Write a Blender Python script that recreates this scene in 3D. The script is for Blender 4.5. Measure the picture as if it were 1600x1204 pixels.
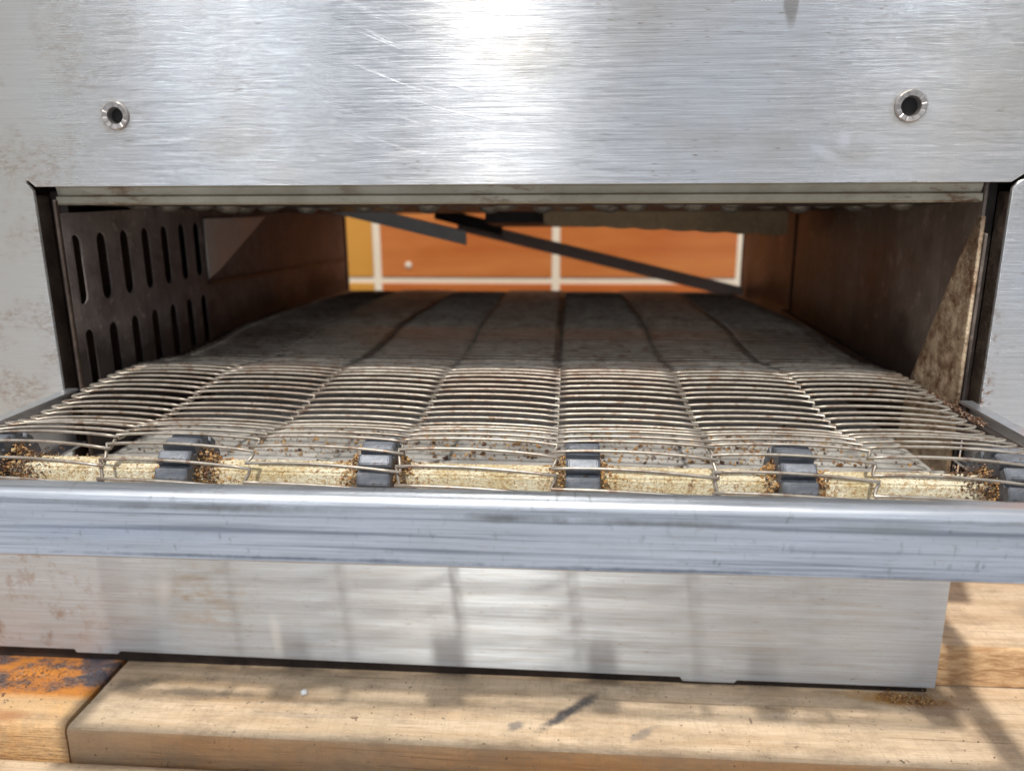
import bpy, bmesh, math, random
from mathutils import Vector, Matrix, noise as mnoise
random.seed(11)
C = bpy.context.scene.collection
S = bpy.context.scene
for o in list(bpy.data.objects): bpy.data.objects.remove(o)

# ------------------------------------------------------------------ camera
FPX = 1225.0
def nrm(v): return Vector(v).normalized()
Yc = nrm((90, 314, FPX)); Xc = Vector((16700, -232, -FPX)).normalized()
Xc = (Xc - Yc*Xc.dot(Yc)).normalized(); Zc = Xc.cross(Yc)
if Zc.y < 0: Zc = -Zc
right = Vector((Xc.x, Yc.x, Zc.x)); up = Vector((Xc.y, Yc.y, Zc.y)); fwd = Vector((Xc.z, Yc.z, Zc.z))
cd = bpy.data.cameras.new('camera'); cam = bpy.data.objects.new('camera', cd); C.objects.link(cam)
back = -fwd
cam.matrix_world = Matrix(((right.x, up.x, back.x, 0), (right.y, up.y, back.y, -0.367), (right.z, up.z, back.z, 0), (0, 0, 0, 1)))
cd.sensor_width = 36; cd.lens = FPX/1600*36; cd.clip_start = 0.01; cd.clip_end = 60
cd.dof.use_dof = True; cd.dof.focus_distance = 0.325; cd.dof.aperture_fstop = 9.0
S.camera = cam
S.view_settings.view_transform = 'Standard'; S.view_settings.look = 'None'
S.view_settings.exposure = 0.0; S.view_settings.gamma = 1

# ------------------------------------------------------------------ room light (an indoor close-up under ceiling lamps)
w = bpy.data.worlds.new('World'); S.world = w; w.use_nodes = True
nt = w.node_tree; bgn = nt.nodes['Background']
tc = nt.nodes.new('ShaderNodeTexCoord'); sp = nt.nodes.new('ShaderNodeSeparateXYZ')
rp = nt.nodes.new('ShaderNodeValToRGB'); mr = nt.nodes.new('ShaderNodeMapRange')
nt.links.new(tc.outputs['Generated'], sp.inputs[0]); nt.links.new(sp.outputs['Z'], mr.inputs[0])
mr.inputs[1].default_value = -1; mr.inputs[2].default_value = 1
cr = rp.color_ramp; cr.elements[0].position = 0.0; cr.elements[0].color = (.14, .13, .13, 1)
cr.elements[1].position = 1.0; cr.elements[1].color = (.36, .38, .42, 1)
e = cr.elements.new(.50); e.color = (.135, .135, .15, 1)
e = cr.elements.new(.74); e.color = (1.05, 1.11, 1.22, 1)
nt.links.new(mr.outputs[0], rp.inputs[0]); nt.links.new(rp.outputs[0], bgn.inputs[0]); bgn.inputs[1].default_value = 0.85

def lamp(name, loc, size, power, col=(1, 1, 1), target=(-.03, -.02, -.1), sy=None):
    l = bpy.data.lights.new(name, 'AREA'); l.shape = 'DISK' if sy is None else 'RECTANGLE'; l.size = size
    if sy: l.size_y = sy
    l.energy = power; l.color = col
    o = bpy.data.objects.new(name, l); C.objects.link(o); o.location = loc
    d = Vector(target)-Vector(loc); o.rotation_euler = d.to_track_quat('-Z', 'Y').to_euler(); return o
lamp('ceiling_lamp', (-.43, -1.97, 3.92), .19, 232, (1, .955, .88))          # the key: casts the rail and belt shadows
lamp('ceiling_lamp', (-.19, -2.50, 3.2), .16, 5, (.93, .97, 1))           # lower one, reaches into the opening
# tall bright openings of the room behind the camera: the upright streaks in the brushed steel
def tall(x, y, z0, z1, wd, power, col=(.95, .98, 1)):
    lamp('tall_window', (x, y, (z0+z1)/2), wd, power, col, (0, 0, (z0+z1)/2), sy=z1-z0)
tall(-.235, -2.6, .15, 1.7, .03, 1.0)
tall(-1.20, -2.7, .15, 1.5, .03, 1.9)
tall(-1.62, -2.7, .9, 1.9, .02, 1.8)
tall(1.32, -2.7, .5, 1.7, .02, 1.6)

# ------------------------------------------------------------------ helpers
def tag(o, label=None, cat=None, group=None, kind=None):
    if label: o['label'] = label
    if cat: o['category'] = cat
    if group: o['group'] = group
    if kind: o['kind'] = kind
    return o
ROOTS = {}
def thing(name, loc, label, cat, group=None):
    o = bpy.data.objects.new(name, None); o.empty_display_size = .02; C.objects.link(o); o.location = loc
    ROOTS[o.name] = Vector(loc); return tag(o, label, cat, group)
def link(name, me, mat=None, parent=None, smooth=False):
    """vertices are given in world coordinates"""
    if mat and not me.materials: me.materials.append(mat)
    if smooth:
        for p in me.polygons: p.use_smooth = True
        if name != 'belt_wire': me.set_sharp_from_angle(angle=math.radians(38))
    o = bpy.data.objects.new(name, me); C.objects.link(o)
    if parent:
        o.parent = parent
        if parent.name in ROOTS: o.matrix_parent_inverse = Matrix.Translation(-ROOTS[parent.name])
    return o
def bm_mesh(bm, name='mesh'):
    bmesh.ops.recalc_face_normals(bm, faces=bm.faces)
    me = bpy.data.meshes.new(name); bm.to_mesh(me); bm.free(); return me
def box_bm(x0, x1, y0, y1, z0, z1, bev=0, seg=2, bm=None):
    own = bm is None; bm = bm or bmesh.new()
    r = bmesh.ops.create_cube(bm, size=1); vs = r['verts']
    for v in vs:
        v.co = Vector(((x0+x1)/2+v.co.x*(x1-x0), (y0+y1)/2+v.co.y*(y1-y0), (z0+z1)/2+v.co.z*(z1-z0)))
    if bev:
        es = list({e for v in vs for e in v.link_edges})
        bmesh.ops.bevel(bm, geom=es, offset=bev, segments=seg, affect='EDGES', profile=.5)
    return bm
def extrude_profile(pts, x0, x1, axis='x', n=1, jitter=0, closed=True):
    """pts list of (a,b): for axis x (y,z); for axis y (x,z)"""
    bm = bmesh.new(); rows = []
    for i in range(n+1):
        t = x0+(x1-x0)*i/n
        rows.append([bm.verts.new((t, a, b) if axis == 'x' else (a, t, b)) for a, b in pts])
    m = len(pts)
    for i in range(n):
        for j in range(m if closed else m-1):
            k = (j+1) % m
            bm.faces.new((rows[i][j], rows[i+1][j], rows[i+1][k], rows[i][k]))
    if closed:
        bm.faces.new(rows[0]); bm.faces.new(rows[-1][::-1])
    return bm
def arc(cx, cy, r, a0, a1, n):
    return [(cx+r*math.cos(math.radians(a0+(a1-a0)*i/n)), cy+r*math.sin(math.radians(a0+(a1-a0)*i/n))) for i in range(n+1)]
def plate(loops, thick, bevel, mapf):
    """2-D outline (first loop) with holes (the rest), filled and extruded; mapf(u,v,w) -> world"""
    cu = bpy.data.curves.new('outline', 'CURVE'); cu.dimensions = '2D'; cu.fill_mode = 'BOTH'
    cu.extrude = thick/2-bevel; cu.bevel_depth = bevel; cu.bevel_resolution = 2; cu.offset = -bevel if bevel else 0
    for lp in loops:
        s = cu.splines.new('POLY'); s.points.add(len(lp)-1); s.use_cyclic_u = True
        for p, (a, b) in zip(s.points, lp): p.co = (a, b, 0, 1)
    ob = bpy.data.objects.new('tmp', cu); C.objects.link(ob)
    dg = bpy.context.evaluated_depsgraph_get(); dg.update()
    me = bpy.data.meshes.new_from_object(ob.evaluated_get(dg), depsgraph=dg)
    bpy.data.objects.remove(ob); bpy.data.curves.remove(cu); me.materials.clear()
    for v in me.vertices: v.co = mapf(*v.co)
    bm = bmesh.new(); bm.from_mesh(me); bmesh.ops.remove_doubles(bm, verts=bm.verts, dist=1e-6)
    bpy.data.meshes.remove(me); return bm_mesh(bm)
def slot(cx, cy, w, h, n=6):      # vertical rounded slot outline
    r = w/2
    return arc(cx, cy+h/2-r, r, 0, 180, n)+arc(cx, cy-h/2+r, r, 180, 360, n)
def add_uv(me, u='x'):
    """uv with the tangent (u axis) along z so that brushed steel smears its highlights vertically"""
    uv = me.uv_layers.new(name='UVMap')
    for l in me.loops:
        c = me.vertices[l.vertex_index].co
        uv.data[l.index].uv = (c.z+c.y*.31, c.x+c.y*.17)
def tube(pts, r, sides=6, cap=True, bm=None):
    bm = bm or bmesh.new(); rings = []
    n = len(pts); pts = [Vector(p) for p in pts]; prev = None
    for i, p in enumerate(pts):
        t = (pts[min(i+1, n-1)]-pts[max(i-1, 0)]).normalized()
        if prev is None:
            a = Vector((0, 0, 1)) if abs(t.z) < .9 else Vector((1, 0, 0)); u = t.cross(a).normalized()
        else:
            u = (prev-t*prev.dot(t)).normalized()
        prev = u; v = t.cross(u)
        rings.append([bm.verts.new(p+u*(r*math.cos(2*math.pi*k/sides))+v*(r*math.sin(2*math.pi*k/sides))) for k in range(sides)])
    for i in range(n-1):
        for k in range(sides):
            bm.faces.new((rings[i][k], rings[i][(k+1) % sides], rings[i+1][(k+1) % sides], rings[i+1][k]))
    if cap: bm.faces.new(rings[0][::-1]); bm.faces.new(rings[-1])
    return bm

# ------------------------------------------------------------------ materials
class MB:
    def __init__(s, name):
        s.m = bpy.data.materials.new(name); s.m.use_nodes = True; s.t = s.m.node_tree; s.n = s.t.nodes; s.l = s.t.links
        s.b = s.n['Principled BSDF']; s.co = s.n.new('ShaderNodeTexCoord').outputs['Object']
    def inp(s, sock, v):
        if hasattr(v, 'is_output'): s.l.new(v, sock)
        elif isinstance(v, (tuple, list)):
            sock.default_value = (*v, 1) if len(v) == 3 and sock.type == 'RGBA' else v
        else: sock.default_value = v
    def map(s, scale=(1, 1, 1), loc=(0, 0, 0), rot=(0, 0, 0), vec=None):
        n = s.n.new('ShaderNodeMapping'); s.l.new(vec or s.co, n.inputs[0]); n.inputs['Scale'].default_value = scale
        n.inputs['Location'].default_value = loc; n.inputs['Rotation'].default_value = rot; return n.outputs[0]
    def noise(s, scale, vec=None, detail=3, rough=.55, dist=0):
        n = s.n.new('ShaderNodeTexNoise'); s.l.new(vec or s.co, n.inputs['Vector']); n.inputs['Scale'].default_value = scale
        n.inputs['Detail'].default_value = detail; n.inputs['Roughness'].default_value = rough; n.inputs['Distortion'].default_value = dist
        return n.outputs['Fac']
    def ramp(s, fac, stops):
        n = s.n.new('ShaderNodeValToRGB'); s.l.new(fac, n.inputs[0]); r = n.color_ramp
        while len(r.elements) < len(stops): r.elements.new(.5)
        for el, (p, c) in zip(r.elements, stops):
            el.position = p; el.color = (c, c, c, 1) if not isinstance(c, (tuple, list)) else (*c, 1)
        return n.outputs[0]
    def step(s, fac, a, b): return s.rng(fac, a, b, 0, 1)
    def rng(s, fac, a, b, c, d):
        n = s.n.new('ShaderNodeMapRange'); s.l.new(fac, n.inputs[0])
        for i, v in enumerate((a, b, c, d)): n.inputs[i+1].default_value = v
        return n.outputs[0]
    def math(s, op, a, b=0, c=0):
        n = s.n.new('ShaderNodeMath'); n.operation = op; s.inp(n.inputs[0], a); s.inp(n.inputs[1], b); s.inp(n.inputs[2], c); return n.outputs[0]
    def mix(s, fac, a, b, mode='MIX'):
        n = s.n.new('ShaderNodeMix'); n.data_type = 'RGBA'; n.blend_type = mode
        s.inp(n.inputs[0], fac); s.inp(n.inputs[6], a); s.inp(n.inputs[7], b); return n.outputs[2]
    def sep(s, vec=None):
        n = s.n.new('ShaderNodeSeparateXYZ'); s.l.new(vec or s.co, n.inputs[0]); return n.outputs
    def comb(s, x, y, z):
        n = s.n.new('ShaderNodeCombineXYZ'); s.inp(n.inputs[0], x); s.inp(n.inputs[1], y); s.inp(n.inputs[2], z); return n.outputs[0]
    def bump(s, h, strength=.3, dist=.001, prev=None):
        n = s.n.new('ShaderNodeBump'); s.l.new(h, n.inputs['Height']); n.inputs['Strength'].default_value = strength
        n.inputs['Distance'].default_value = dist
        if prev is not None: s.l.new(prev, n.inputs['Normal'])
        return n.outputs[0]
    def blob(s, cx, cy, rx, ry, rot=0, axes='xy', soft=.6, wob=.5, wscale=90):
        """elliptical mask with a ragged edge, 1 inside"""
        X, Y, Z = s.sep(); b = Z if axes == 'xz' else Y
        dx = s.math('SUBTRACT', X, cx); dy = s.math('SUBTRACT', b, cy)
        c, q = math.cos(rot), math.sin(rot)
        u = s.math('DIVIDE', s.math('ADD', s.math('MULTIPLY', dx, c), s.math('MULTIPLY', dy, q)), rx)
        v = s.math('DIVIDE', s.math('SUBTRACT', s.math('MULTIPLY', dy, c), s.math('MULTIPLY', dx, q)), ry)
        d = s.math('SQRT', s.math('ADD', s.math('MULTIPLY', u, u), s.math('MULTIPLY', v, v)))
        d = s.math('ADD', d, s.math('MULTIPLY', s.math('SUBTRACT', s.noise(wscale, detail=5, rough=.7), .5), wob*2))
        return s.rng(d, 1, 1-soft, 0, 1)
    def out(s, **k):
        nm = dict(color='Base Color', rough='Roughness', metal='Metallic', normal='Normal', spec='Specular IOR Level', aniso='Anisotropic', arot='Anisotropic Rotation', coat='Coat Weight', emit='Emission Color', emits='Emission Strength', crough='Coat Roughness')
        for a, v in k.items(): s.inp(s.b.inputs[nm[a]], v)
        return s.m

def steel(name, base=(.63, .64, .66), rough=.3, aniso=.75, dirt=.5, warm=.35, swirl=False, blotch=None, along='x', rustleft=False, bandy=False, dark=0, bmp=.16):
    m = MB(name)
    sc = {'x': (9, 60, 1), 'y': (60, 9, 1)}[along]
    v1 = m.map((sc[0]*2, 900 if along == 'x' else sc[1], 2300)); v2 = m.map((sc[0]*4, 200, 700))
    n1 = m.noise(1, v1, 2, .6); n2 = m.noise(1, v2, 3, .6); big = m.noise(9, detail=4); mid = m.noise(38, detail=5, rough=.65)
    br = m.math('ADD', m.math('MULTIPLY', n1, .6), m.math('MULTIPLY', n2, .4))
    col = m.mix(m.rng(br, .3, .7, 0, 1), tuple(c*.76 for c in base), tuple(min(1, c*1.14) for c in base))
    col = m.mix(m.math('MULTIPLY', m.step(big, .42, .72), warm), col, (.60, .54, .45))
    # short brown dashes along the brushing
    ds = m.noise(1, m.map((150, 300, 1000)), 3, .6)
    dm = m.math('MULTIPLY', m.step(ds, .61, .69), m.step(mid, .38, .66))
    col = m.mix(m.math('MULTIPLY', dm, dirt), col, (.27, .20, .14))
    dots = m.math('MULTIPLY', m.step(m.noise(420, detail=2), .76, .80), m.step(m.noise(16, detail=3), .5, .6))
    col = m.mix(m.math('MULTIPLY', dots, .8*dirt+.1), col, (.10, .06, .04))
    fing = m.noise(24, detail=5, rough=.7, dist=.8)
    rgh = m.math('ADD', m.rng(br, .25, .75, rough-.06, rough+.07), m.math('MULTIPLY', m.step(fing, .5, .68), .03))
    col = m.mix(m.math('MULTIPLY', m.step(fing, .48, .70), .16), col, (.50, .47, .42))
    nb = m.bump(br, bmp, .0004)
    if dark:
        lg = m.noise(1, m.map((5, 60, 520)), 5, .7); sc1 = m.noise(1, m.map((420, 60, 190)), 3, .6)
        col = m.mix(m.math('MULTIPLY', m.step(lg, .50, .64), dark), col, (.17, .19, .23))
        col = m.mix(m.math('MULTIPLY', m.math('MULTIPLY', m.step(sc1, .60, .70), m.step(mid, .46, .6)), dark*.8), col, (.16, .16, .15))
        rgh = m.math('ADD', rgh, m.math('MULTIPLY', m.step(lg, .45, .6), .08))
    if swirl:
        X, Y, Z = m.sep()
        dx = m.math('SUBTRACT', X, .02); dz = m.math('SUBTRACT', Z, .31)
        r = m.math('SQRT', m.math('ADD', m.math('MULTIPLY', dx, dx), m.math('MULTIPLY', dz, dz)))
        a = m.math('ARCTAN2', dx, dz)
        rn = m.noise(1, m.comb(m.math('MULTIPLY', r, 950), m.math('MULTIPLY', a, 5), 0), 2, .5)
        reg = m.math('MULTIPLY', m.blob(-.08, .045, .12, .075, -.4, 'xz', .9, .3, 14), m.step(m.noise(1, m.comb(m.math('MULTIPLY', r, 160), m.math('MULTIPLY', a, 14), 3), 3), .40, .56))
        s1 = m.math('MULTIPLY', m.step(rn, .57, .70), reg)
        rn2 = m.noise(1, m.map((26, 1, 700), rot=(0, .42, 0)), 2, .5)
        s2 = m.math('MULTIPLY', m.step(rn2, .655, .70), m.math('MULTIPLY', m.blob(.09, .04, .09, .06, 0, 'xz', .9, .4, 20), m.step(mid, .5, .62)))
        sc_ = m.math('MAXIMUM', s1, s2)
        col = m.mix(m.math('MULTIPLY', sc_, .40), col, (.93, .95, .98))
        nb = m.bump(sc_, .14, .0004, nb)
        # dried drip above the right of centre, faint pale smears low at the right
        drip = m.blob(.0915, .083, .0042, .0205, .06, 'xz', .25, .06, 200)
        col = m.mix(m.math('MULTIPLY', drip, .75), col, (.33, .30, .27))
        sm = m.blob(.112, .0125, .010, .0028, -.5, 'xz', .6, .5, 160); sm2 = m.blob(.119, .018, .003, .006, 0, 'xz', .6, .4, 160)
        col = m.mix(m.math('MULTIPLY', m.math('MAXIMUM', sm, sm2), .5), col, (.86, .87, .88))
        bn = m.blob(.124, .012, .016, .006, 0, 'xz', .9, .6, 60)
        col = m.mix(m.math('MULTIPLY', bn, .3), col, (.5, .43, .36))
        for (ix, iz) in ((-.2098, .0306), (.1450, .0308)):
            col = m.mix(m.math('MULTIPLY', m.blob(ix, iz, .0088, .0085, 0, 'xz', .35, .25, 200), .45), col, (.40, .30, .20))
        for (ix, iz, a_, b_, f_) in ((-.02, .055, .03, .012, .35), (.06, .02, .04, .010, .28), (-.16, .018, .03, .012, .3), (.15, .06, .03, .014, .3), (.03, .07, .02, .02, .25)):
            col = m.mix(m.math('MULTIPLY', m.blob(ix, iz, a_, b_, 0, 'xz', .9, .9, 60), f_), col, (.46, .41, .34))
        # wide shallow waves of the sheet
        nb = m.bump(m.noise(7, detail=2), .25, .004, nb)
    if rustleft:
        X, Y, Z = m.sep()
        lm = m.rng(X, -.19, -.27, 0, 1)
        rs = m.math('MULTIPLY', m.math('MULTIPLY', m.step(m.noise(1, m.map((200, 200, 420)), 6, .8), .46, .62), m.step(m.noise(38, detail=3), .46, .60)), lm)
        col = m.mix(m.math('MULTIPLY', lm, .65), col, (.60, .57, .50))
        col = m.mix(m.math('MULTIPLY', rs, .75), col, (.36, .25, .17))
        ed = m.math('MULTIPLY', m.math('MULTIPLY', m.math('MULTIPLY', m.rng(X, .1985, .195, 0, 1), m.rng(X, .190, .191, 0, 1)), m.rng(Z, -.04, -.10, 0, 1)), m.step(m.noise(230, detail=4, rough=.7), .5, .6))
        col = m.mix(ed, col, (.28, .13, .06))
        rgh = m.math('ADD', rgh, m.math('MULTIPLY', lm, .12))
    if bandy:
        v = m.noise(1, m.map((16, 16, 260)), 5, .65)
        col = m.mix(m.math('MULTIPLY', m.step(v, .46, .66), .35), col, (.46, .42, .38))
        g = m.blob(-.195, -.214, .03, .028, 0, 'xz', .9, .6, 60)
        g = m.math('MULTIPLY', g, m.step(m.noise(1, m.map((40, 40, 130)), 4, .7), .45, .65))
        col = m.mix(m.math('MULTIPLY', g, .7), col, (.42, .28, .13))
        wt = m.blob(-.155, -.235, .004, .016, .1, 'xz', .7, .5, 80); wt2 = m.blob(-.215, -.21, .006, .018, -.1, 'xz', .9, .6, 80)
        col = m.mix(m.math('MULTIPLY', m.math('MAXIMUM', wt, wt2), .5), col, (.85, .86, .86))
        rl = m.math('MULTIPLY', m.rng(m.sep()[0], -.245, -.27, 0, 1), m.step(m.noise(50, detail=5, rough=.7), .52, .66))
        col = m.mix(m.math('MULTIPLY', rl, .7), col, (.36, .22, .13))
    if blotch:
        for (cx, cz, rx, rz, f, c) in blotch:
            col = m.mix(m.math('MULTIPLY', m.blob(cx, cz, rx, rz, 0, 'xz', .9, .7, 110), f), col, c)
    tn = m.n.new('ShaderNodeTangent'); tn.direction_type = 'UV_MAP'; tn.uv_map = 'UVMap'
    m.l.new(tn.outputs[0], m.b.inputs['Tangent'])
    return m.out(color=col, rough=rgh, metal=.86, normal=nb, aniso=aniso, arot=.25)

M = {}
M['panel'] = steel('brushed_steel_panel', (.74, .76, .78), .20, 1.0, .9, .62, swirl=True, rustleft=True, bmp=.42)
M['base'] = steel('brushed_steel_base', (.655, .71, .765), .40, .94, .6, .2, bandy=True)
gr = (.14, .14, .13)
M['rail'] = steel('rail_steel', (.53, .56, .61), .31, .3, .5, .05, dark=.75,
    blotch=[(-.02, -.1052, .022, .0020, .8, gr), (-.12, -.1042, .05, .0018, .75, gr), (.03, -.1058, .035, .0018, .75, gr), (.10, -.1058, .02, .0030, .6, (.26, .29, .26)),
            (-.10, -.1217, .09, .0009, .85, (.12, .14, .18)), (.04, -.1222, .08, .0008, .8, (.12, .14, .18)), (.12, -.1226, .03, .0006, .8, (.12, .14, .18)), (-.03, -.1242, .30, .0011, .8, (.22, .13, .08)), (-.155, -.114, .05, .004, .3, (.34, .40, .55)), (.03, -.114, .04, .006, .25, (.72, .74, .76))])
M['siderail'] = steel('side_rail_steel', (.60, .62, .66), .33, .4, .6, .2, along='y')

def grime(name, base, tint, rough=.45, metal=.5, scale=40, caked=.5, bump=.5, soot=False):
    m = MB(name); a = m.noise(scale, detail=6, rough=.65); b = m.noise(scale*.25, detail=3); c = m.noise(scale*6, detail=4, rough=.7)
    col = m.mix(m.step(a, .36, .62), base, tint)
    col = m.mix(m.math('MULTIPLY', m.step(b, .5, .7), caked), col, tuple(x*.35 for x in base))
    col = m.mix(m.math('MULTIPLY', m.step(c, .58, .70), .4), col, tuple(min(1, x*1.9) for x in tint))
    if soot:
        X, Y, Z = m.sep()
        lv = m.math('ADD', m.math('ADD', Z, m.math('MULTIPLY', m.math('SUBTRACT', m.noise(17, detail=5, rough=.65), .5), .055)), m.math('MULTIPLY', Y, .03))
        col = m.mix(m.math('MULTIPLY', m.rng(lv, -.068, -.088, 0, 1), .9), col, (.018, .012, .012))
        dr = m.noise(1, m.map((1, 190, 9)), 4, .7)
        col = m.mix(m.math('MULTIPLY', m.step(dr, .52, .70), .28), col, (.03, .018, .014))
    return m.out(color=col, rough=m.rng(a, .3, .7, rough-.1, rough+.2), metal=metal, normal=m.bump(m.math('ADD', a, c), bump, .0008))
M['cav'] = grime('baked_cavity_steel', (.095, .076, .072), (.30, .25, .225), .62, .05, 22, .55, .5, True)
M['cavgrey'] = grime('cavity_plate_grey', (.55, .53, .49), (.68, .65, .60), .5, .2, 26, .2)
M['cavright'] = grime('cavity_right_wall', (.060, .044, .038), (.27, .22, .185), .50, .2, 14, .7, .5, True)
M['jambdark'] = grime('sooty_jamb_steel', (.035, .022, .016), (.10, .07, .05), .5, .2, 90, .5)
M['jamb'] = grime('burnt_jamb_steel', (.17, .09, .05), (.62, .49, .34), .4, .45, 120, .9, 1.0)
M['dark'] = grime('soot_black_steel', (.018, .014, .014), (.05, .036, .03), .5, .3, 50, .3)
M['ceil'] = grime('oven_ceiling_steel', (.05, .038, .032), (.12, .09, .07), .4, .5, 60, .3)
M['nozzle'] = grime('nozzle_steel', (.14, .12, .10), (.34, .31, .26), .33, .6, 120, .3)
M['trim'] = grime('opening_trim_steel', (.46, .44, .36), (.60, .585, .50), .36, .55, 26, .12, .3)
M['bar'] = grime('grey_crossbar_steel', (.66, .65, .63), (.76, .75, .73), .6, .0, 60, .3, .3)
M['barb'] = grime('brown_crossbar_steel', (.42, .28, .15), (.60, .43, .25), .45, .5, 60, .4, .4)
M['tray'] = grime('crumb_tray_steel', (.40, .385, .36), (.66, .64, .60), .5, .25, 60, .6, .6)

m = MB('trim_rust')
a = m.noise(26, detail=5, rough=.6); c = m.noise(1, m.map((60, 60, 200)), 6, .72)
col = m.mix(m.step(a, .35, .65), (.31, .275, .20), (.43, .40, .315))
X = m.sep()[0]
rm = m.math('MULTIPLY', m.step(c, .51, .60), m.math('MAXIMUM', m.math('MAXIMUM', m.rng(X, .13, .17, .1, 1), m.blob(-.03, -.004, .03, .01, 0, 'xz', .9, .4, 40)), m.step(m.noise(11, detail=2), .55, .7)))
col = m.mix(m.math('MULTIPLY', rm, .85), col, (.16, .085, .04))
M['trim'] = m.out(color=col, rough=.38, metal=.5, normal=m.bump(c, .4, .0006))

m = MB('belt_wire_steel')
a = m.noise(90, detail=4, rough=.65); b = m.noise(1, m.map((160, 160, 160)), 4, .7); g = m.noise(14, detail=3)
col = m.mix(m.step(a, .35, .65), (.29, .255, .21), (.49, .445, .385))
col = m.mix(m.math('MULTIPLY', m.step(b, .54, .64), .75), col, (.20, .115, .07))
col = m.mix(m.math('MULTIPLY', m.step(g, .52, .66), .35), col, (.28, .18, .13))
M['wire'] = m.out(color=col, rough=.40, metal=.6, normal=m.bump(b, .35, .0004))

m = MB('sprocket_steel')
a = m.noise(130, detail=4); b = m.noise(600, detail=3)
col = m.mix(m.step(a, .4, .65), (.14, .15, .17), (.23, .245, .275))
col = m.mix(m.math('MULTIPLY', m.step(m.noise(210, detail=4, rough=.7), .58, .66), .8), col, (.10, .06, .035))
M['sprocket'] = m.out(color=col, rough=.52, metal=.6, normal=m.bump(b, .35, .0003))

m = MB('floured_shaft')
a = m.noise(650, detail=5, rough=.7); b = m.noise(60, detail=4, rough=.6); f = m.noise(1500, detail=2)
col = m.mix(m.step(b, .38, .6), (.60, .51, .31), (.76, .71, .54))
col = m.mix(m.math('MULTIPLY', m.step(a, .50, .60), .75), col, (.42, .24, .08))
col = m.mix(m.math('MULTIPLY', m.step(m.noise(210, detail=4, rough=.7), .62, .68), .85), col, (.20, .09, .035))
Xs = m.sep()[0]; # browner close to the sprockets (one every 78 mm)
ph = m.math('ABSOLUTE', m.math('SUBTRACT', m.math('FRACT', m.math('DIVIDE', m.math('ADD', Xs, .5+.0065-.039+.026), .078)), .5))
M['shaft'] = None
nearm = m.rng(ph, .0, .5, 0, 1)
M['shaft'] = m.out(color=col, rough=.62, metal=.15, normal=m.bump(m.math('ADD', a, f), .8, .0008))

def crumbmat(name, cols, rough=.75):
    m = MB(name); g = m.n.new('ShaderNodeNewGeometry')
    col = m.ramp(g.outputs['Random Per Island'], [(i/(len(cols)-1), c) for i, c in enumerate(cols)])
    col = m.mix(m.math('MULTIPLY', m.noise(1500, detail=3), .35), col, (.12, .05, .02))
    return m.out(color=col, rough=rough, normal=m.bump(m.noise(2500, detail=3), .5, .0003))
M['crumb'] = crumbmat('baked_crumbs', [(.30, .13, .04), (.50, .27, .09), (.62, .38, .15), (.20, .08, .03), (.66, .50, .26)])
M['char'] = crumbmat('charred_crumbs', [(.03, .018, .012), (.10, .05, .03), (.05, .03, .02), (.18, .09, .05), (.40, .30, .22)], .35)
M['flour'] = crumbmat('flour_crumbs', [(.74, .66, .42), (.60, .42, .16), (.80, .72, .52), (.42, .22, .07), (.70, .55, .28)])

m = MB('fixing_steel')
a = m.noise(300, detail=3)
M['insert'] = m.out(color=m.mix(a, (.34, .31, .29), (.50, .47, .45)), rough=.34, metal=.8, normal=m.bump(a, .3, .0003))
m = MB('hole_black'); M['hole'] = m.out(color=(.008, .007, .007), rough=.7)

def wood(name, tint=(.68, .53, .375), endg=False, stains=()):
    m = MB(name)
    gv = m.map((10, 130, 130)); g = m.noise(1, gv, 5, .62, .6)
    saw = m.noise(1, m.map((700, 70, 60)), 3, .6); fine = m.noise(1, m.map((60, 1300, 1300)), 3, .6); big = m.noise(13, detail=3)
    lt = tuple(min(1, c*1.16) for c in tint); dk = (tint[0]*.78, tint[1]*.68, tint[2]*.56)
    col = m.mix(m.step(g, .32, .68), dk, lt)
    col = m.mix(m.math('MULTIPLY', m.step(big, .45, .7), .5), col, (.50, .40, .28))
    gm = m.noise(1, m.map((30, 60, 60)), 6, .75)
    col = m.mix(m.math('MULTIPLY', m.step(gm, .47, .64), .6), col, (.31, .22, .14))
    col = m.mix(m.math('MULTIPLY', m.step(fine, .52, .72), .35), col, (.42, .27, .13))
    sp = m.math('MULTIPLY', m.step(m.noise(330, detail=3, rough=.6), .685, .715), .85)
    col = m.mix(sp, col, (.09, .065, .045))
    crk = m.noise(1, m.map((7, 420, 420)), 4, .7, .4); col = m.mix(m.math('MULTIPLY', m.step(crk, .63, .68), .7), col, (.20, .12, .06))
    col = m.mix(m.math('MULTIPLY', m.step(m.noise(1, m.map((75, 170, 170)), 5, .7), .60, .72), .42), col, (.30, .23, .17))
    for (cx, cy, rx, ry, rot, f, c, wob) in stains:
        col = m.mix(m.math('MULTIPLY', m.blob(cx, cy, rx, ry, rot, 'xy', .6, wob, 130), f), col, c)
    col = m.mix(m.math('MULTIPLY', m.step(saw, .50, .66), .22), col, (.36, .27, .18))
    h = m.math('ADD', m.math('MULTIPLY', saw, .9), m.math('ADD', fine, m.math('MULTIPLY', g, .8)))
    return m, col, h
m, col, h = wood('pine_board', stains=[
    (.004, -.024, .027, .0042, .80, .92, (.055, .055, .065), .75), (-.022, -.037, .007, .0035, .6, .7, (.13, .125, .13), 1.2), (.037, -.040, .012, .0028, .7, .55, (.16, .15, .15), 1.4),
    (.172, -.004, .030, .0065, -.1, .9, (.42, .20, .03), .6), (.186, -.010, .016, .010, 0, .55, (.16, .085, .06), .7),
    (-.225, -.015, .022, .006, .3, .65, (.17, .13, .09), 1.0), (-.185, -.022, .028, .0035, 0, .6, (.20, .16, .12), 1.2),
    (-.13, -.036, .030, .0025, 0, .4, (.25, .21, .18), 1.3)])
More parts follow.
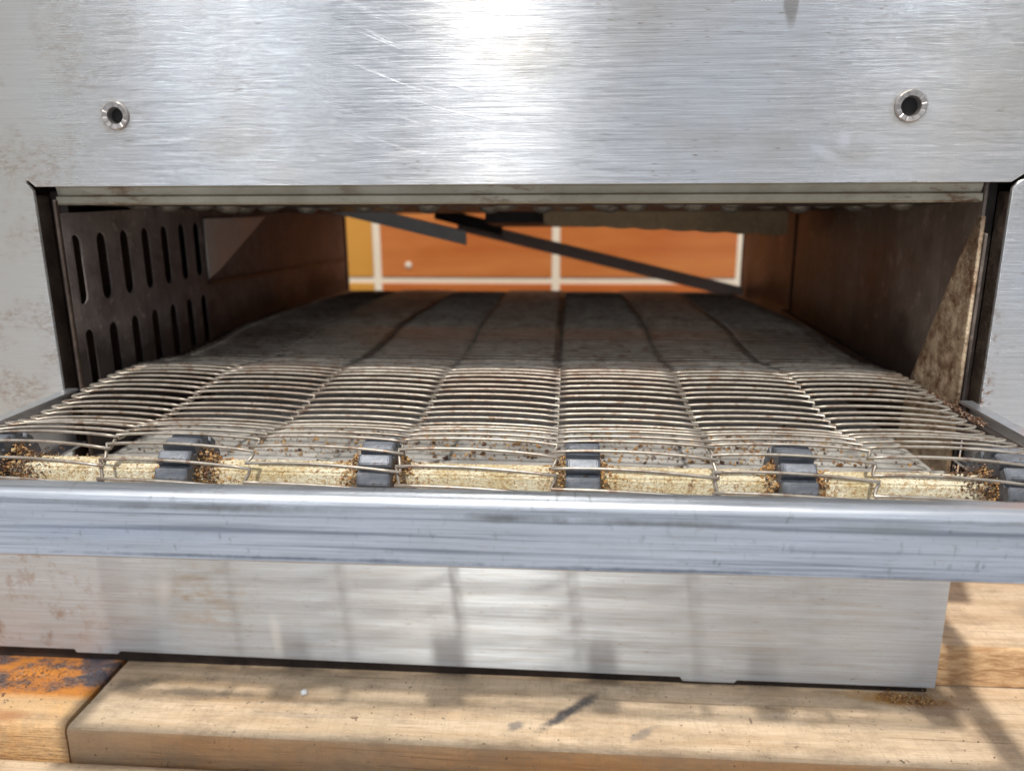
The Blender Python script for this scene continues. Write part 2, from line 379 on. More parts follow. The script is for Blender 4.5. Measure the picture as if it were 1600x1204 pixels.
M['wood'] = m.out(color=col, rough=.72, normal=m.bump(h, .8, .0009))
m, col, h = wood('pine_board_plain'); M['wood2'] = m.out(color=col, rough=.74, normal=m.bump(h, .8, .0009))
m, col, h = wood('pine_board_side', (.52, .30, .14)); M['woodface'] = m.out(color=col, rough=.7, normal=m.bump(h, .8, .0009))
m, col, h = wood('stained_pine_board', (.74, .44, .17))
st = m.math('MULTIPLY', m.rng(m.sep()[1], -.034, -.028, 0, 1), m.step(m.noise(20, detail=4), .2, .35))
a = m.noise(1, m.map((34, 60, 60)), 5, .68)
stc = m.ramp(a, [(.30, (.60, .22, .02)), (.46, (.42, .15, .025)), (.53, (.15, .085, .06)), (.62, (.055, .05, .065)), (.8, (.03, .03, .04))])
col = m.mix(st, col, stc)
col = m.mix(m.math('MULTIPLY', m.blob(-.285, -.046, .022, .007, 0, 'xy', .7, .8, 90), .6), col, (.42, .16, .05))
wet = m.math('MULTIPLY', st, m.step(a, .46, .56))
rough_ = m.rng(wet, 0, 1, .6, .16)
M['woodstain'] = m.out(color=col, rough=rough_, normal=m.bump(m.math('ADD', h, m.math('MULTIPLY', m.noise(260, detail=4), 1.2)), .8, .0012))
m = MB('board_end_grain')
g = m.noise(1, m.map((95, 95, 420)), 5, .7, .5)
col = m.mix(m.step(g, .38, .62), (.40, .22, .10), (.66, .44, .24))
M['endgrain'] = m.out(color=col, rough=.8, normal=m.bump(g, .9, .0012))

m = MB('glazed_tile')
oi = m.n.new('ShaderNodeObjectInfo')
a = m.noise(1, m.map((2, 2, 14)), 4, .6)
c1 = m.ramp(oi.outputs['Random'], [(0, (.62, .17, .035)), (.5, (.60, .22, .06)), (1, (.68, .27, .085))])
col = m.mix(m.step(a, .35, .65), c1, (.44, .11, .025))
M['tile'] = m.out(color=col, rough=.28, spec=.5)
m = MB('glazed_tile_ochre')
M['tileY'] = m.out(color=m.mix(m.noise(8), (.56, .27, .04), (.64, .31, .06)), rough=.28)
m = MB('grout'); M['grout'] = m.out(color=m.mix(m.noise(40, detail=4), (.72, .64, .50), (.84, .77, .63)), rough=.85)
m = MB('concrete_floor')
a = m.noise(6, detail=6, rough=.65)
M['floor'] = m.out(color=m.mix(a, (.34, .37, .42), (.50, .54, .60)), rough=.8, normal=m.bump(m.noise(120, detail=5), .4, .002))
m = MB('clear_glass_bead')
M['bead'] = m.out(color=(.75, .78, .8), rough=.12, metal=.3)

# ------------------------------------------------------------------ setting
bm = box_bm(-4, 4, -4, 1.2, -.42, -.40); tag(link('floor', bm_mesh(bm), M['floor']), kind='structure')
YW = .92
wall = link('wall', bm_mesh(box_bm(-2.5, 2.5, YW-.0035, YW+.12, -.40, 1.6)), M['grout']); tag(wall, kind='structure')
tw, th, gap = .291, .191, .0098
x_first = -.313
def tile_mesh(wd, ht, mt):
    me = bm_mesh(box_bm(0, wd, 0, .012, 0, ht, .0018, 2)); me.materials.append(mt); return me
tmo, tmy = tile_mesh(tw-gap, th-gap, M['tile']), tile_mesh(tw-gap, th-gap, M['tileY'])
bm = bmesh.new(); bmesh.ops.create_uvsphere(bm, u_segments=16, v_segments=8, radius=.0055)
for v in bm.verts: v.co.y *= .4
plug = link('wall_plug', bm_mesh(bm), M['grout'], None, True); plug.parent = wall; plug.location = (-.262, YW-.007, -.127)
for r in range(-2, 7):
    for c in range(-6, 7):
        me = tmy if (c == -1 or (r*3+c*5) % 11 == 0) and not (0 <= c <= 2 and r == 0) else tmo
        o = bpy.data.objects.new('tile', me); C.objects.link(o); o.parent = wall
        o.location = (x_first+gap/2+c*(tw+.003), YW-.006, -.1518+gap/2+r*th)

# ------------------------------------------------------------------ pallet
ZP = -.2566
pallet = thing('wooden_pallet', (0, 0, -.40), 'pale pine pallet of rounded boards, stained orange and black at left, under the steel oven', 'pallet')
def board(x0, x1, y0, y1, zt, th, mt, name='board', rr=.003, sag=.0012, seed=0, ends=True, frac=1):
    prof = (arc(y0+rr, zt-rr, rr, 180, 90, 4)+arc(y1-rr, zt-rr, rr, 90, 0, 4)+[(y1, zt-th), (y0, zt-th)])
    # denser top so that it can be slightly uneven
    top = [(y0+rr+(y1-y0-2*rr)*i/6, zt) for i in range(1, 6)]
    prof = prof[:5]+top+prof[5:]
    n = max(4, int((x1-x0)/.012))
    bm = extrude_profile(prof, x0, x1, 'x', n)
    for v in bm.verts:
        k = mnoise.noise(Vector((v.co.x*9+seed, v.co.y*14, seed)))+.4*mnoise.noise(Vector((v.co.x*40, v.co.y*60, seed)))
        v.co.z += k*sag*.35; v.co.y += sag*.5*mnoise.noise(Vector((v.co.x*12, v.co.z*30, seed+3)))
        if ends:
            for xe, sg in ((x0, 1), (x1, -1)):
                if abs(v.co.x-xe) < 1e-5:
                    v.co.x += sg*.0014*abs(mnoise.noise(Vector((v.co.y*160, v.co.z*160, seed))))
    o = link(name, bm_mesh(bm), mt, pallet, True)
    o.data.materials.append(M['woodface'])
    for p in o.data.polygons:
        if abs(p.normal.x) > .9: p.use_smooth = False
        if p.normal.y < -.75 and mt is not M['woodstain']: p.material_index = 1
    return o
# lower course: the board with the oven's front edge on it, in two lengths that butt at the left
board(-.2425, .62, -.0535, .085, ZP, .030, M['wood'], rr=.0035, seed=1)
o = board(-.75, -.2445, -.0515, .085, ZP+.0004, .030, M['woodstain'], rr=.0035, seed=2)
tag(o, 'orange stained board end with black greasy residue')
board(-.75, .62, -.205, -.0565, ZP-.0150, .026, M['wood2'], rr=.004, seed=3)
board(-.75, .62, .095, .235, ZP, .030, M['wood2'], seed=5)
board(-.75, .62, .250, .390, ZP, .030, M['wood2'], seed=6)
# a thicker board lying on top at the right of the oven
o = board(.1945, .60, .0085, .150, -.2335, .0222, M['wood2'], rr=.004, seed=7)
tag(o, 'thick board with a rough torn front edge')
o.data.materials.append(M['endgrain'])
for p in o.data.polygons:
    if p.normal.y < -.55 or p.normal.x < -.8: p.material_index = 2
for x0 in (-.72, -.06, .52):
    link('stringer', bm_mesh(box_bm(x0, x0+.09, -.205, .39, -.40, ZP-.0415, .004)), M['wood2'], pallet)

# ------------------------------------------------------------------ oven
oven = thing('conveyor_oven', (-.03, .22, -.2515), 'stainless steel conveyor oven with a wire mesh belt running out of its open slot', 'oven')
XL, XR = -.2548, .1928
ZB = -.142
T = .0012
def mapxz(y): return lambda u, v, w_: Vector((u, y-w_, v))
def tilt(lp, k=0): return lp
# outline of the opening with the small relief cuts at its top corners
nz = .0021
hole = [(XL, ZB), (XR, ZB), (XR, -.0022),]
hole += [(XR+.0030-.0008, .0006)]+arc(XR+.0042, .0024, .0010, -50, 140, 6)+[(XR-.0010, 0)]
hole += [(XL+.0016, 0)]+arc(XL-.0018, .0020, .0009, 60, 230, 6)+[(XL, -.0018)]
XO = .2150      # outer side of the oven at the right
out = [(-.46, -.145), (.1955, -.145), (.1955, -.121), (XO, -.121), (XO, .30), (-.46, .30)]
HL, HR = (-.2091, .0316), (.1456, .0318)
me = plate([out, hole, arc(*HL, .0040, 0, 345, 23), arc(*HR, .0042, 0, 345, 23)], T*2, .00045, mapxz(T))
add_uv(me); link('front_panel', me, M['panel'], oven)
# folded returns behind the opening edge
bm = box_bm(XL+.0002, XR-.0002, T*2, .010, .0006, .0016)
me = bm_mesh(bm); add_uv(me); link('opening_return', me, M['jamb'], oven)
def strip(name, x0, x1, y0, y1, z0, z1, mat, bev=.0003, uv=False, label=None, parent=None):
    me = bm_mesh(box_bm(x0, x1, y0, y1, z0, z1, bev, 2))
    if uv: add_uv(me)
    o = link(name, me, mat, parent or oven)
    if label: o['label'] = label
    return o
strip('opening_return', XL-.0016, XL-.0002, T*2, .012, ZB, -.004, M['jambdark'])
strip('opening_return', XR+.0002, XR+.0016, T*2, .012, ZB, -.004, M['jambdark'])
# base panel (below the slot), with the two small tabs on its lower edge
outb = [(-.46, -.2482), (-.2712, -.2486), (-.2700, -.2506), (-.2462, -.2508), (-.2446, -.2490), (.0612, -.2515), (.0628, -.2538), (.0895, -.2540), (.0910, -.2522), (.1913, -.2524), (.1913, -.1455), (-.46, -.1455)]
me = plate([outb], T*2, .0004, mapxz(T+.0003)); add_uv(me); link('base_panel', me, M['base'], oven)
me = bm_mesh(box_bm(.1895, .1912, .0035, .44, -.2515, -.146, .0003)); add_uv(me); link('base_side_panel', me, M['base'], oven)
me = bm_mesh(box_bm(XO-.0025, XO-.0005, .0035, .498, -.1205, .29, .0003)); add_uv(me); link('side_panel', me, M['panel'], oven)
me = bm_mesh(box_bm(-.4595, -.4575, .0035, .498, -.248, .29, .0003)); add_uv(me); link('side_panel', me, M['panel'], oven)
me = bm_mesh(box_bm(-.459, XO-.001, .001, .499, .2905, .2925, .0003)); add_uv(me); link('top_panel', me, M['panel'], oven)
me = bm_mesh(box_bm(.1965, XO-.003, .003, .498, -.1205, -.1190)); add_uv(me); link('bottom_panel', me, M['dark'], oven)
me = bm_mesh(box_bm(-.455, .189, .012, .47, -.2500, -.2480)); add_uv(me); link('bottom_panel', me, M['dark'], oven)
for fx in (-.42, .165):
    for fy in (.03, .42):
        bm = bmesh.new(); bmesh.ops.create_cone(bm, cap_ends=True, segments=16, radius1=.014, radius2=.012, depth=.0058,
            matrix=Matrix.Translation((fx, fy, -.2529))); link('foot', bm_mesh(bm), M['dark'], oven)

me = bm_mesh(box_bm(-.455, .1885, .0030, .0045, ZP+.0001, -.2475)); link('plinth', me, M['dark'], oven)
# threaded inserts
def insert(cx, cz, R, r, rot):
    prof = [(r*.96, .010), (r*.96, .0002), (r*1.05, -.0008), (R*.93, -.0012), (R, -.0007), (R*1.0, T*0+.0)]
    bm = bmesh.new(); n = 72; rings = []
    for i in range(n):
        a = 2*math.pi*i/n; g = (i % 6 == 0)
        ring = []
        for q, (rad, y) in enumerate(prof):
            wob = 1+.05*mnoise.noise(Vector((math.cos(a)*3+cx*50, math.sin(a)*3, q))) if q < 3 else 1+.012*mnoise.noise(Vector((math.cos(a)*2, math.sin(a)*2, cx*9)))
            dy = .00030 if (g and 1 <= q <= 3) else 0
            ring.append(bm.verts.new((cx+rad*wob*math.cos(a+rot), y+dy-.0001, cz+rad*wob*math.sin(a+rot))))
        rings.append(ring)
    for i in range(n):
        for q in range(len(prof)-1):
            bm.faces.new((rings[i][q], rings[(i+1) % n][q], rings[(i+1) % n][q+1], rings[i][q+1]))
    o = link('threaded_insert', bm_mesh(bm), M['insert'], oven, True)
    bm = bmesh.new(); bmesh.ops.create_cone(bm, cap_ends=True, segments=24, radius1=r*1.02, radius2=r*1.02, depth=.010,
        matrix=Matrix.Translation((cx, .0078, cz)) @ Matrix.Rotation(math.pi/2, 4, 'X')); link('bore', bm_mesh(bm), M['hole'], o)
insert(*HL, .0063, .0036, .1); insert(*HR, .0067, .0041, .25)

# trim strip just inside the slot's top edge
prof = [(.0095, .0035), (.0095, -.0006), (.0105, -.0040), (.0088, -.0048), (.0088, -.0078), (.0096, -.0087), (.0150, -.0087), (.0150, .0035)]
bm = extrude_profile(prof, XL+.0055, XR-.0078, 'x', 1); link('trim_strip', bm_mesh(bm), M['trim'], oven)

# cavity
XWL, XWR, YE = -.2455, .1855, .492
slots = []
for i, (ys) in enumerate((.0125, .0345, .0565, .0785, .1005, .1225, .1425)):
    slots.append(slot(ys, -.0405, .0088, .0350)); slots.append(slot(ys+.0010, -.0870, .0086, .0325))
me = plate([[(.0035, -.141), (.152, -.141), (.152, -.0125), (.0035, -.0125)]]+slots, .0012, .0002, lambda u, v, w_: Vector((XWL+w_, u, v)))
link('slotted_side_plate', me, M['cav'], oven)
strip('side_wall', XWL-.016, XWL-.0145, .0035, YE, -.141, .010, M['dark'])
strip('side_wall', XWL-.0022, XWL-.0006, .1525, YE, -.141, -.0000, M['cav'])
bm = bmesh.new()
pg = [(.153, -.021), (.262, -.024), (.172, -.0560), (.153, -.0610)]
me = plate([pg], .0016, .0003, lambda u, v, w_: Vector((XWL+.0012+w_, u, v))); link('gusset_plate', me, M['cavgrey'], oven)
strip('side_wall', XWR, XWR+.0015, .0085, YE, -.141, .006, M['cavright'])
for (z0_, z1_) in ((-.0640, -.0790),):
    bm = box_bm(0, 1, XWL+.0002, XWL+.0022, -.0012, .0012)
    for v in bm.verts: v.co = Vector((v.co.y, .153+.338*v.co.x, z0_+(z1_-z0_)*v.co.x+v.co.z))
    link('wall_seam', bm_mesh(bm), M['jambdark'], oven)
for ys_ in (.30,):
    strip('wall_seam', XWR-.0012, XWR-.0002, ys_, ys_+.003, -.138, -.010, M['jambdark'], .0003)
# greasy flange at the right of the slot
pg = [(.0025, -.141), (.062, -.141), (.056, -.104), (.036, -.066), (.014, -.026), (.0065, -.0145), (.0025, -.0145)]
me = plate([pg], .0020, .0006, lambda u, v, w_: Vector((XWR-.0018+w_, u, v))); link('guide_flange', me, M['jamb'], oven)
strip('guide_flange', XWR-.0004, XWR+.0010, .0022, .0060, -.135, -.022, M['cavright'], .0006)
strip('guide_flange', XWL-.0010, XWL+.0006, .0010, .0034, -.135, -.006, M['jambdark'], .0006)
strip('jamb', XL-.0001, XWL-.0012, .0125, .0135, -.141, -.002, M['dark'])
strip('jamb', XWR+.0016, XR+.0001, .0125, .0135, -.141, -.000, M['dark'])
# ceiling made of the air finger plates, with domed nozzles along the front
bm = extrude_profile([(.030, -.0095), (.030, .012), (YE, .012), (YE, -.030), (.40, -.026), (.2, -.018)], XWL, XWR, 'x', 1)
link('ceiling_panel', bm_mesh(bm), M['ceil'], oven)
nzme = []
for q in range(2):
    bm = bmesh.new(); bmesh.ops.create_uvsphere(bm, u_segments=14, v_segments=8, radius=1)
    for v in bm.verts: v.co = Vector((v.co.x*.0070, v.co.y*.0075, v.co.z*(.0034+.0012*q)))
    me = bm_mesh(bm); me.materials.append(M['nozzle']); [setattr(p, 'use_smooth', True) for p in me.polygons]; nzme.append(me)
for r, yy in enumerate((.055, .095)):
    for i in range(24):
        xx = XWL+.012+i*.0177+(.008 if r else 0)+random.uniform(-.004, .004)
        if xx > XWR-.01 or random.random() < .3: continue
        o = bpy.data.objects.new('nozzle', nzme[(i+r) % 2]); C.objects.link(o); o.parent = oven
        o.matrix_parent_inverse = Matrix.Translation(-ROOTS[oven.name])
        o.location = (xx+random.uniform(-.0015, .0015), yy, (-.0092 if r == 0 else -.0112)+random.uniform(-.0007, .0005))
# black fingers, brown scalloped bar and the two grey straps seen against the tiles
bm = extrude_profile([(.280, -.0185), (.400, -.0270), (.400, -.0395), (.280, -.0300)], -.068, .022, 'x', 1)
link('air_finger', bm_mesh(bm), M['dark'], oven)
n = 40; x0, x1 = -.020, .168
bm = bmesh.new(); vt, vb, vt2, vb2 = [], [], [], []
for i in range(n+1):
    x = x0+(x1-x0)*i/n; t = i/n
    zt_ = -.0140-.004*t; zb_ = -.0300-.0085*t-.0011*abs(math.sin(i*math.pi/5))
    vt.append(bm.verts.new((x, .262, zt_))); vb.append(bm.verts.new((x, .262, zb_)))
    vt2.append(bm.verts.new((x, .290, zt_-.001))); vb2.append(bm.verts.new((x, .290, zb_)))
for i in range(n):
    for a_, b_ in ((vt, vb), (vb, vb2), (vb2, vt2), (vt2, vt)): bm.faces.new((a_[i], a_[i+1], b_[i+1], b_[i]))
bm.faces.new((vt[0], vb[0], vb2[0], vt2[0])); bm.faces.new((vt[-1], vt2[-1], vb2[-1], vb[-1]))
link('scalloped_crossbar', bm_mesh(bm), M['barb'], oven)
def strap(p0, p1, h, t, mat):
    bm = box_bm(0, 1, 0, t, -h/2, h/2, .0005, 1)
    for v in bm.verts:
        k = v.co.x; v.co = Vector((p0[0]+(p1[0]-p0[0])*k, p0[1]+(p1[1]-p0[1])*k+v.co.y, p0[2]+(p1[2]-p0[2])*k+v.co.z))
    return link('diagonal_strap', bm_mesh(bm), mat, oven)
strap((-.205, .30, -.0155), (-.0865, .30, -.0435), .0120, .003, M['bar'])
strap((-.115, .452, -.0395), (.1835, .470, -.1120), .0130, .003, M['bar'])
strap((-.13, .40, -.026), (-.064, .40, -.042), .012, .004, M['dark'])
# rear panel with its own opening
me = plate([out, [(XWL, -.141), (XWR, -.141), (XWR, -.0300), (XWL, -.0300)]], .0015, 0, mapxz(.4995)); add_uv(me); link('rear_panel', me, M['base'], oven)
# crumb tray under the belt
bm = extrude_profile([(.0030, -.1415), (.0030, -.1350), (.0040, -.1350), (.0050, -.1390), (YE-.02, -.1390), (YE-.02, -.1415)], XWL+.002, XWR-.002, 'x', 1)
me = bm_mesh(bm); link('crumb_tray', me, M['tray'], oven)

# ------------------------------------------------------------------ conveyor frame
ZR, YF = -.0990, -.1310
r = .0050
o_ = arc(YF+r, ZR-r, r, 180, 90, 8)
i_ = arc(YF+r, ZR-r, r-.0015, 90, 180, 8)
prof = o_+[(YF+.0085, ZR), (YF+.0085, ZR-.0015)]+i_+[(YF+.0015, ZR-.0236), (YF+.0070, ZR-.0236), (YF+.0070, ZR-.0248), (YF+.0010, ZR-.0248), (YF, ZR-.0240)]
bm = extrude_profile(prof, -.2537, .1905, 'x', 60)
for v in bm.verts:
    v.co.z += .00022*mnoise.noise(Vector((v.co.x*18, 0, 1))); v.co.y += .0003*mnoise.noise(Vector((v.co.x*14, v.co.z*30, 2)))
me = bm_mesh(bm); add_uv(me); link('front_rail', me, M['rail'], oven, False)
for p in me.polygons: p.use_smooth = len(p.vertices) == 4
me.set_sharp_from_angle(angle=math.radians(38))
def siderail(xo, xi, y1):
    s = 1 if xi > xo else -1
    pr = [(xo, ZR-.0010), (xo+s*.001, ZR), (xi, ZR), (xi, ZR-.0012), (xo+s*.0014, ZR-.0012), (xo+s*.0014, ZR-.0280), (xi, ZR-.0280), (xi, ZR-.0292), (xo, ZR-.0292)]
    me = bm_mesh(extrude_profile(pr, YF+.0088, y1, 'y', 1)); add_uv(me); link('side_rail', me, M['siderail'], oven)
siderail(-.2537, -.2472, .0015); siderail(.1905, .1838, .0015)
strip('wear_strip', .1775, .1822, YF+.010, .30, -.1045, -.1022, M['dark'], .0004)
strip('wear_strip', -.2466, -.2436, YF+.010, .30, -.1045, -.1025, M['dark'], .0004)

# shaft, sprockets
YS, RP = -.0730, .0165
ZS = -.0986-RP
pr = [(YS+.0070*math.cos(math.radians(a)), ZS+.0070*math.sin(math.radians(a))) for a in range(24, 384, 60)]
bm = extrude_profile(pr, -.2500, .1870, 'x', 1)
bmesh.ops.bevel(bm, geom=[e for e in bm.edges if abs(e.verts[0].co.x-e.verts[1].co.x) > .1], offset=.0008, segments=2, affect='EDGES')
bmesh.ops.subdivide_edges(bm, edges=[e for e in bm.edges if abs(e.verts[0].co.x-e.verts[1].co.x) > .1], cuts=160)
for v in bm.verts:
    v.co += Vector((0, v.co.y-YS, v.co.z-ZS)).normalized()*.00035*mnoise.noise(Vector((v.co.x*120, v.co.y*300, v.co.z*300)))
link('drive_shaft', bm_mesh(bm), M['shaft'], oven)

PITCH = .0078; TH = PITCH/RP; NT = 13; TH0 = math.radians(28.0)
SPX = [.0065+.0806*k for k in range(-3, 3)]
spr_n = 0
def tooth_mesh():
    # block with chamfered top, local: x width, z radial, y tangential
    bm = bmesh.new(); w2 = .0066; h0, h1, h2 = -.0040, -.0006, .0004; t0, t1 = .0027, .0017; wt = .0054
    lv = [[(-w2, -t0, h0), (w2, -t0, h0), (w2, t0, h0), (-w2, t0, h0)], [(-w2, -t0, h1), (w2, -t0, h1), (w2, t0, h1), (-w2, t0, h1)], [(-wt, -t1, h2), (wt, -t1, h2), (wt, t1, h2), (-wt, t1, h2)]]
    V = [[bm.verts.new(p) for p in L] for L in lv]
    for a_ in range(2):
        for k in range(4): bm.faces.new((V[a_][k], V[a_][(k+1) % 4], V[a_+1][(k+1) % 4], V[a_+1][k]))
    bm.faces.new(V[0][::-1]); bm.faces.new(V[2])
    bmesh.ops.bevel(bm, geom=list(bm.edges), offset=.0003, segments=2, affect='EDGES')
    me = bm_mesh(bm); me.materials.append(M['sprocket']); [setattr(p, 'use_smooth', False) for p in me.polygons]; return me
tme = tooth_mesh()
for k, xs in enumerate(SPX):
    bm = bmesh.new()
    bmesh.ops.create_cone(bm, cap_ends=True, segments=44, radius1=RP-.0036, radius2=RP-.0036, depth=.0132, matrix=Matrix.Translation((xs, YS, ZS)) @ Matrix.Rotation(math.pi/2, 4, 'Y'))
    hub = link('sprocket', bm_mesh(bm), M['sprocket'], oven)
    for j in range(NT):
        a = TH0-TH*.5+(j-1)*2*math.pi/NT + .008*k   # from the top towards the front
        t = bpy.data.objects.new('tooth', tme); C.objects.link(t); t.parent = hub
        rad = Vector((0, -math.sin(a), math.cos(a))); tan = Vector((0, -math.cos(a), -math.sin(a)))
        t.matrix_basis = Matrix(((1, 0, 0, xs), (0, -tan.y, rad.y, YS+rad.y*RP), (0, -tan.z, rad.z, ZS+rad.z*RP), (0, 0, 0, 1)))

# ------------------------------------------------------------------ the wire belt
# path: s = 0 at the shaft's top; s > 0 runs into the oven; s < 0 wraps round the sprockets and returns below
kn = [(-.073, -.0986), (-.060, -.0994), (-.042, -.1018), (-.02, -.1010), (.005, -.0985), (.030, -.0972), (.048, -.0976), (.075, -.1005), (.105, -.1040), (.15, -.1040), (.20, -.1015), (.25, -.1030), (.35, -.1070), (.5, -.1130), (.6, -.1160)]
def ztop(y):
    for (a, za), (b, zb) in zip(kn, kn[1:]):
        if y <= b:
            t = (y-a)/(b-a); t = t*t*(3-2*t); return za+(zb-za)*t
    return kn[-1][1]
def P(s):
    """(y, z, ny, nz)"""
    if s >= 0:
        y = YS+s; e_ = .002; d = (ztop(y+e_)-ztop(max(YS, y-e_)))/(2*e_); n_ = Vector((-d, 1)).normalized(); return y, ztop(y), n_.x, n_.y
    a = -s/RP
    if a <= math.pi*.97:
        return YS-RP*math.sin(a), ZS+RP*math.cos(a), -math.sin(a), math.cos(a)
    q = -s-RP*math.pi*.97; y = YS-RP*math.sin(math.pi*.97)+q
    return y, ZS-RP-.0035*math.sin(min(1, q/.12)*math.pi)+.0, 0, -1
XC = [-.2430, -.1834, -.1240, -.0645, -.0045, .0562, .1145, .1740]
RW = .00067
belt = thing_ = bpy.data.objects.new('wire_belt', None); C.objects.link(belt); belt.parent = oven; belt.matrix_parent_inverse = Matrix.Translation(-ROOTS[oven.name])
def strand(s0, par, seed, sides=6, dip=1.0):
    rnd = random.Random(seed); pts = []
    def add(s, x, n_):
        y, z, ny, nz_ = P(s); n_ = n_*dip if n_ < 0 else n_*(1 if dip == 1 else .3); pts.append((x, y+ny*n_, z+nz_*n_))
    e_ = .0010; sk = .00125
    L = len(XC)-1
    rows = [s0+(PITCH if (i+par) % 2 else 0) for i in range(L)]
    # left edge hook
    s = rows[0]
    add(s+PITCH*.98, XC[0]+.0040, -.0010); add(s+PITCH*.70, XC[0]+.0028, -.0002); add(s+PITCH*.22, XC[0]+.0002, .0002)
    add(s+PITCH*.06, XC[0]-.0002, .0001)
    add(s+.0002, XC[0]+.0008, 0); add(s-.0002, XC[0]+.0040, -.0003)
    for i in range(L):
        s = rows[i]; j1 = rnd.uniform(-.00018, .00018)
        a, b = XC[i]-(e_ if i else -.0055), XC[i+1]+(e_ if i < L-1 else -.0055)
        nseg = 9
        for q in range(nseg+1):
            u = q/nseg
            add(s+sk*(1-2*u)+.0009*4*u*(1-u)+j1, a+(b-a)*u, .0009*4*u*(1-u)+(-.0002 if q in (0, nseg) else 0))
        if i < L-1:
            s2 = rows[i+1]; x = XC[i+1]
            add(s-sk+(s2-s)*.10, x+e_*.8, -.0011)
            add((s+s2)/2, x, -.0016)
            add(s2+sk-(s2-s)*.10, x-e_*.8, -.0011)
    s = rows[-1]
    add(s-.0004, XC[-1]-.0035, -.0002); add(s+.0001, XC[-1]-.0006, 0)
    add(s+PITCH*.10, XC[-1]+.0002, .0001); add(s+PITCH*.30, XC[-1]-.0002, .0002); add(s+PITCH*.72, XC[-1]-.0028, -.0002); add(s+PITCH*.98, XC[-1]-.0042, -.0010)
    bm = tube(pts, RW, sides)
    return link('belt_wire', bm_mesh(bm), M['wire'], belt, True)
# rows on the wrap sit in the gaps between sprocket teeth
S0 = -TH0*RP
k0, k1 = -15, 73
for k in range(k0, k1):
    strand(S0+k*PITCH, 0, 100+k, 6 if k < 20 else 5, 1.0 if k < 22 else .45)

# ------------------------------------------------------------------ crumbs (nobody could count them)
def crumbs(name, spots, mat, label, cat='crumbs'):
    bm = bmesh.new()
    base = [Vector(v).normalized() for v in ((1, .2, .1), (-1, .1, -.2), (.1, 1, .2), (-.2, -1, .1), (.1, .1, 1), (0, -.1, -1))]
    F = ((0, 2, 4), (2, 1, 4), (1, 3, 4), (3, 0, 4), (2, 0, 5), (1, 2, 5), (3, 1, 5), (0, 3, 5))
    for (p, sz) in spots:
        q = Matrix.Rotation(random.uniform(0, 6.28), 3, Vector((random.gauss(0, 1), random.gauss(0, 1), random.gauss(0, 1))).normalized())
        vs = [bm.verts.new(Vector(p)+(q @ (b*random.uniform(.6, 1.15)))*sz*Vector((1, 1, .85))) for b in base]
        for f in F: bm.faces.new([vs[i] for i in f])
    o = link(name, bm_mesh(bm), mat); tag(o, label, cat, kind='stuff'); return o
def shaft_pt(x, a, extra=0):
    """point on the hexagonal shaft surface at angle a (0 = up, + = to the front)"""
    aa = math.radians(90)+a; k = ((math.degrees(aa)-24) % 60)-30
    rr_ = .0070*math.cos(math.radians(30))/math.cos(math.radians(k))+extra
    return Vector((x, YS+rr_*math.cos(aa), ZS+rr_*math.sin(aa)))
sp1, sp2 = [], []
for xs in SPX:
    for side in (-1, 1):
        big = random.uniform(.6, 1.25)
        for q in range(int(380*big)):
            d = abs(random.gauss(0, .0040*big))
            ex = max(0, .0055*big-d*.9)*random.random()**.6
            a = random.uniform(-.6, 1.9)
            (sp1 if random.random() < .85 else sp2).append((shaft_pt(xs+side*(.0063+d), a, ex+random.uniform(-.0002, .0003)), min(.0013, random.lognormvariate(-7.75, .5))))
for q in range(900):
    sp1.append((shaft_pt(random.uniform(-.24, .178), random.uniform(-.5, 1.9), .00005), random.uniform(.00012, .00045)))
crumbs('sprocket_crumbs', sp1, M['crumb'], 'brown baked crumbs caked on the shaft beside the sprockets')
fl = [(shaft_pt(random.uniform(-.245, .182), random.uniform(-.6, 1.9), 0), random.uniform(.00015, .00036)) for q in range(5200)]
crumbs('flour_crumbs', fl, M['flour'], 'fine pale flour crumbs coating the drive shaft under the belt')
# black grease lumps at the left end and beside the right sprocket
for cx, w_ in ((-.225, .012), (.1560, .007), (-.144, .003)):
    for q in range(int(42000*w_)):
        sp2.append((shaft_pt(cx+random.gauss(0, w_*.6), random.uniform(-1.2, 1.8), random.uniform(0, .0065)*random.random()), random.uniform(.0003, .0009)))
crumbs('charred_crumbs', sp2, M['char'], 'black greasy burnt crumbs around the shaft ends and sprockets')
tr = []
for q in range(2200):
    c = random.choice(((.05, .022, .055, .018), (-.05, .03, .05, .02), (.12, .03, .03, .02), (-.15, .02, .05, .02), (0, .03, .13, .025)))
    x, y = random.gauss(c[0], c[2]), abs(random.gauss(c[1], c[3]))+.016
    if XWL+.006 < x < XWR-.006 and y < .15: tr.append(((x, y, -.1386+random.uniform(0, .0008)), min(.0022, random.lognormvariate(-7.4, .5))))
random.shuffle(tr); hf = len(tr)*2//5
crumbs('tray_crumbs', tr[hf:], M['crumb'], 'brown toasted crumbs lying on the tray below the belt')
crumbs('burnt_tray_crumbs', tr[:hf], M['char'], 'black burnt crumbs scattered on the tray below the belt')
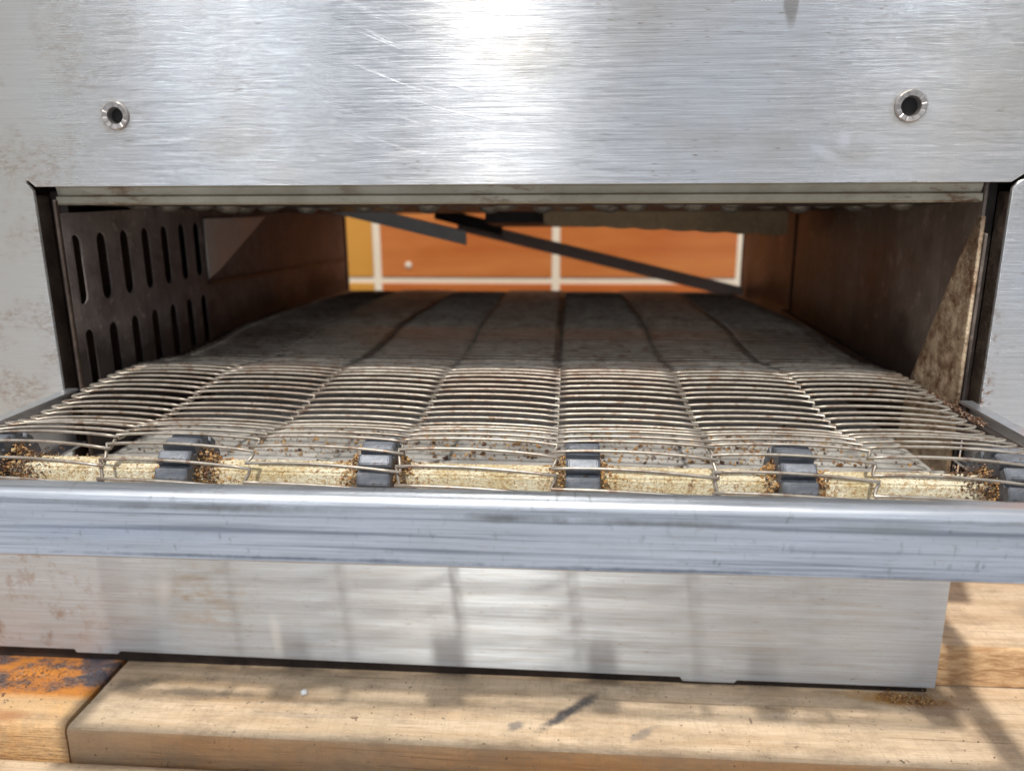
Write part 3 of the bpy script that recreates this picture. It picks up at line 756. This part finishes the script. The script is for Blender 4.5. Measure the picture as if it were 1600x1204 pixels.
# grease at the right foot of the slot
gs = []
for q in range(900):
    y = random.uniform(-.03, .03); gs.append(((.1800+random.gauss(0, .0012), y, -.1020+random.gauss(0, .0006)), random.uniform(.0003, .0009)))
crumbs('rail_grease', gs, M['char'], 'black greasy residue along the right inner edge of the belt frame', 'grease')
# specks on the boards
sp3 = []
for q in range(260):
    x, y = random.uniform(-.24, .21), random.uniform(-.052, -.004); sp3.append(((x, y, ZP+.0002), random.choice((.0002, .0003, .0003, .0005))))
crumbs('board_specks', sp3, M['char'], 'tiny dark specks of burnt crumb scattered on the pale board in front of the oven')
wt = []
for q in range(420):
    x = -.30+abs(random.gauss(0, .035)); y = -.004-abs(random.gauss(0, .016))
    if x < -.248 and y > -.045: wt.append(((x, y, ZP+.0004), random.uniform(.0003, .0010)))
crumbs('grease_residue', wt, M['char'], 'black wet grease residue on the orange stained board at left', 'grease')
rs = [((.176+random.gauss(0, .008), -.004+random.gauss(0, .0022), ZP+.0003+abs(random.gauss(0, .0010))), random.uniform(.0003, .0008)) for q in range(420)]
crumbs('rust_fibres', rs, M['crumb'], 'orange brown rust flakes under the right front corner of the oven base', 'rust')
# single chips on the boards
def chip(x, y, r_, mat, name, label, cat, sq=(1, 1, 1), seed=0):
    bm = bmesh.new(); bmesh.ops.create_icosphere(bm, subdivisions=2, radius=r_)
    for v in bm.verts:
        v.co *= 1+.35*mnoise.noise(v.co*(1.7/r_)+Vector((seed, 0, 0)))
        v.co = Vector((x+v.co.x*sq[0], y+v.co.y*sq[1], ZP+r_*sq[2]*.75+v.co.z*sq[2]))
    tag(link(name, bm_mesh(bm), mat), label, cat)
chip(-.1345, -.0200, .0019, M['bead'], 'glass_chip', 'small clear glassy chip lying on the pale board left of centre', 'chip', (1, .9, .9), 1)
chip(-.1035, -.0365, .0011, M['char'], 'burnt_crumb', 'single dark elongated crumb on the board right of the glassy chip', 'crumb', (1.6, .6, .6), 4)
chip(.0925, -.0260, .0009, M['char'], 'burnt_crumb', 'single thin dark sliver on the board below the base right of centre', 'crumb', (.5, 2.4, .6), 7)
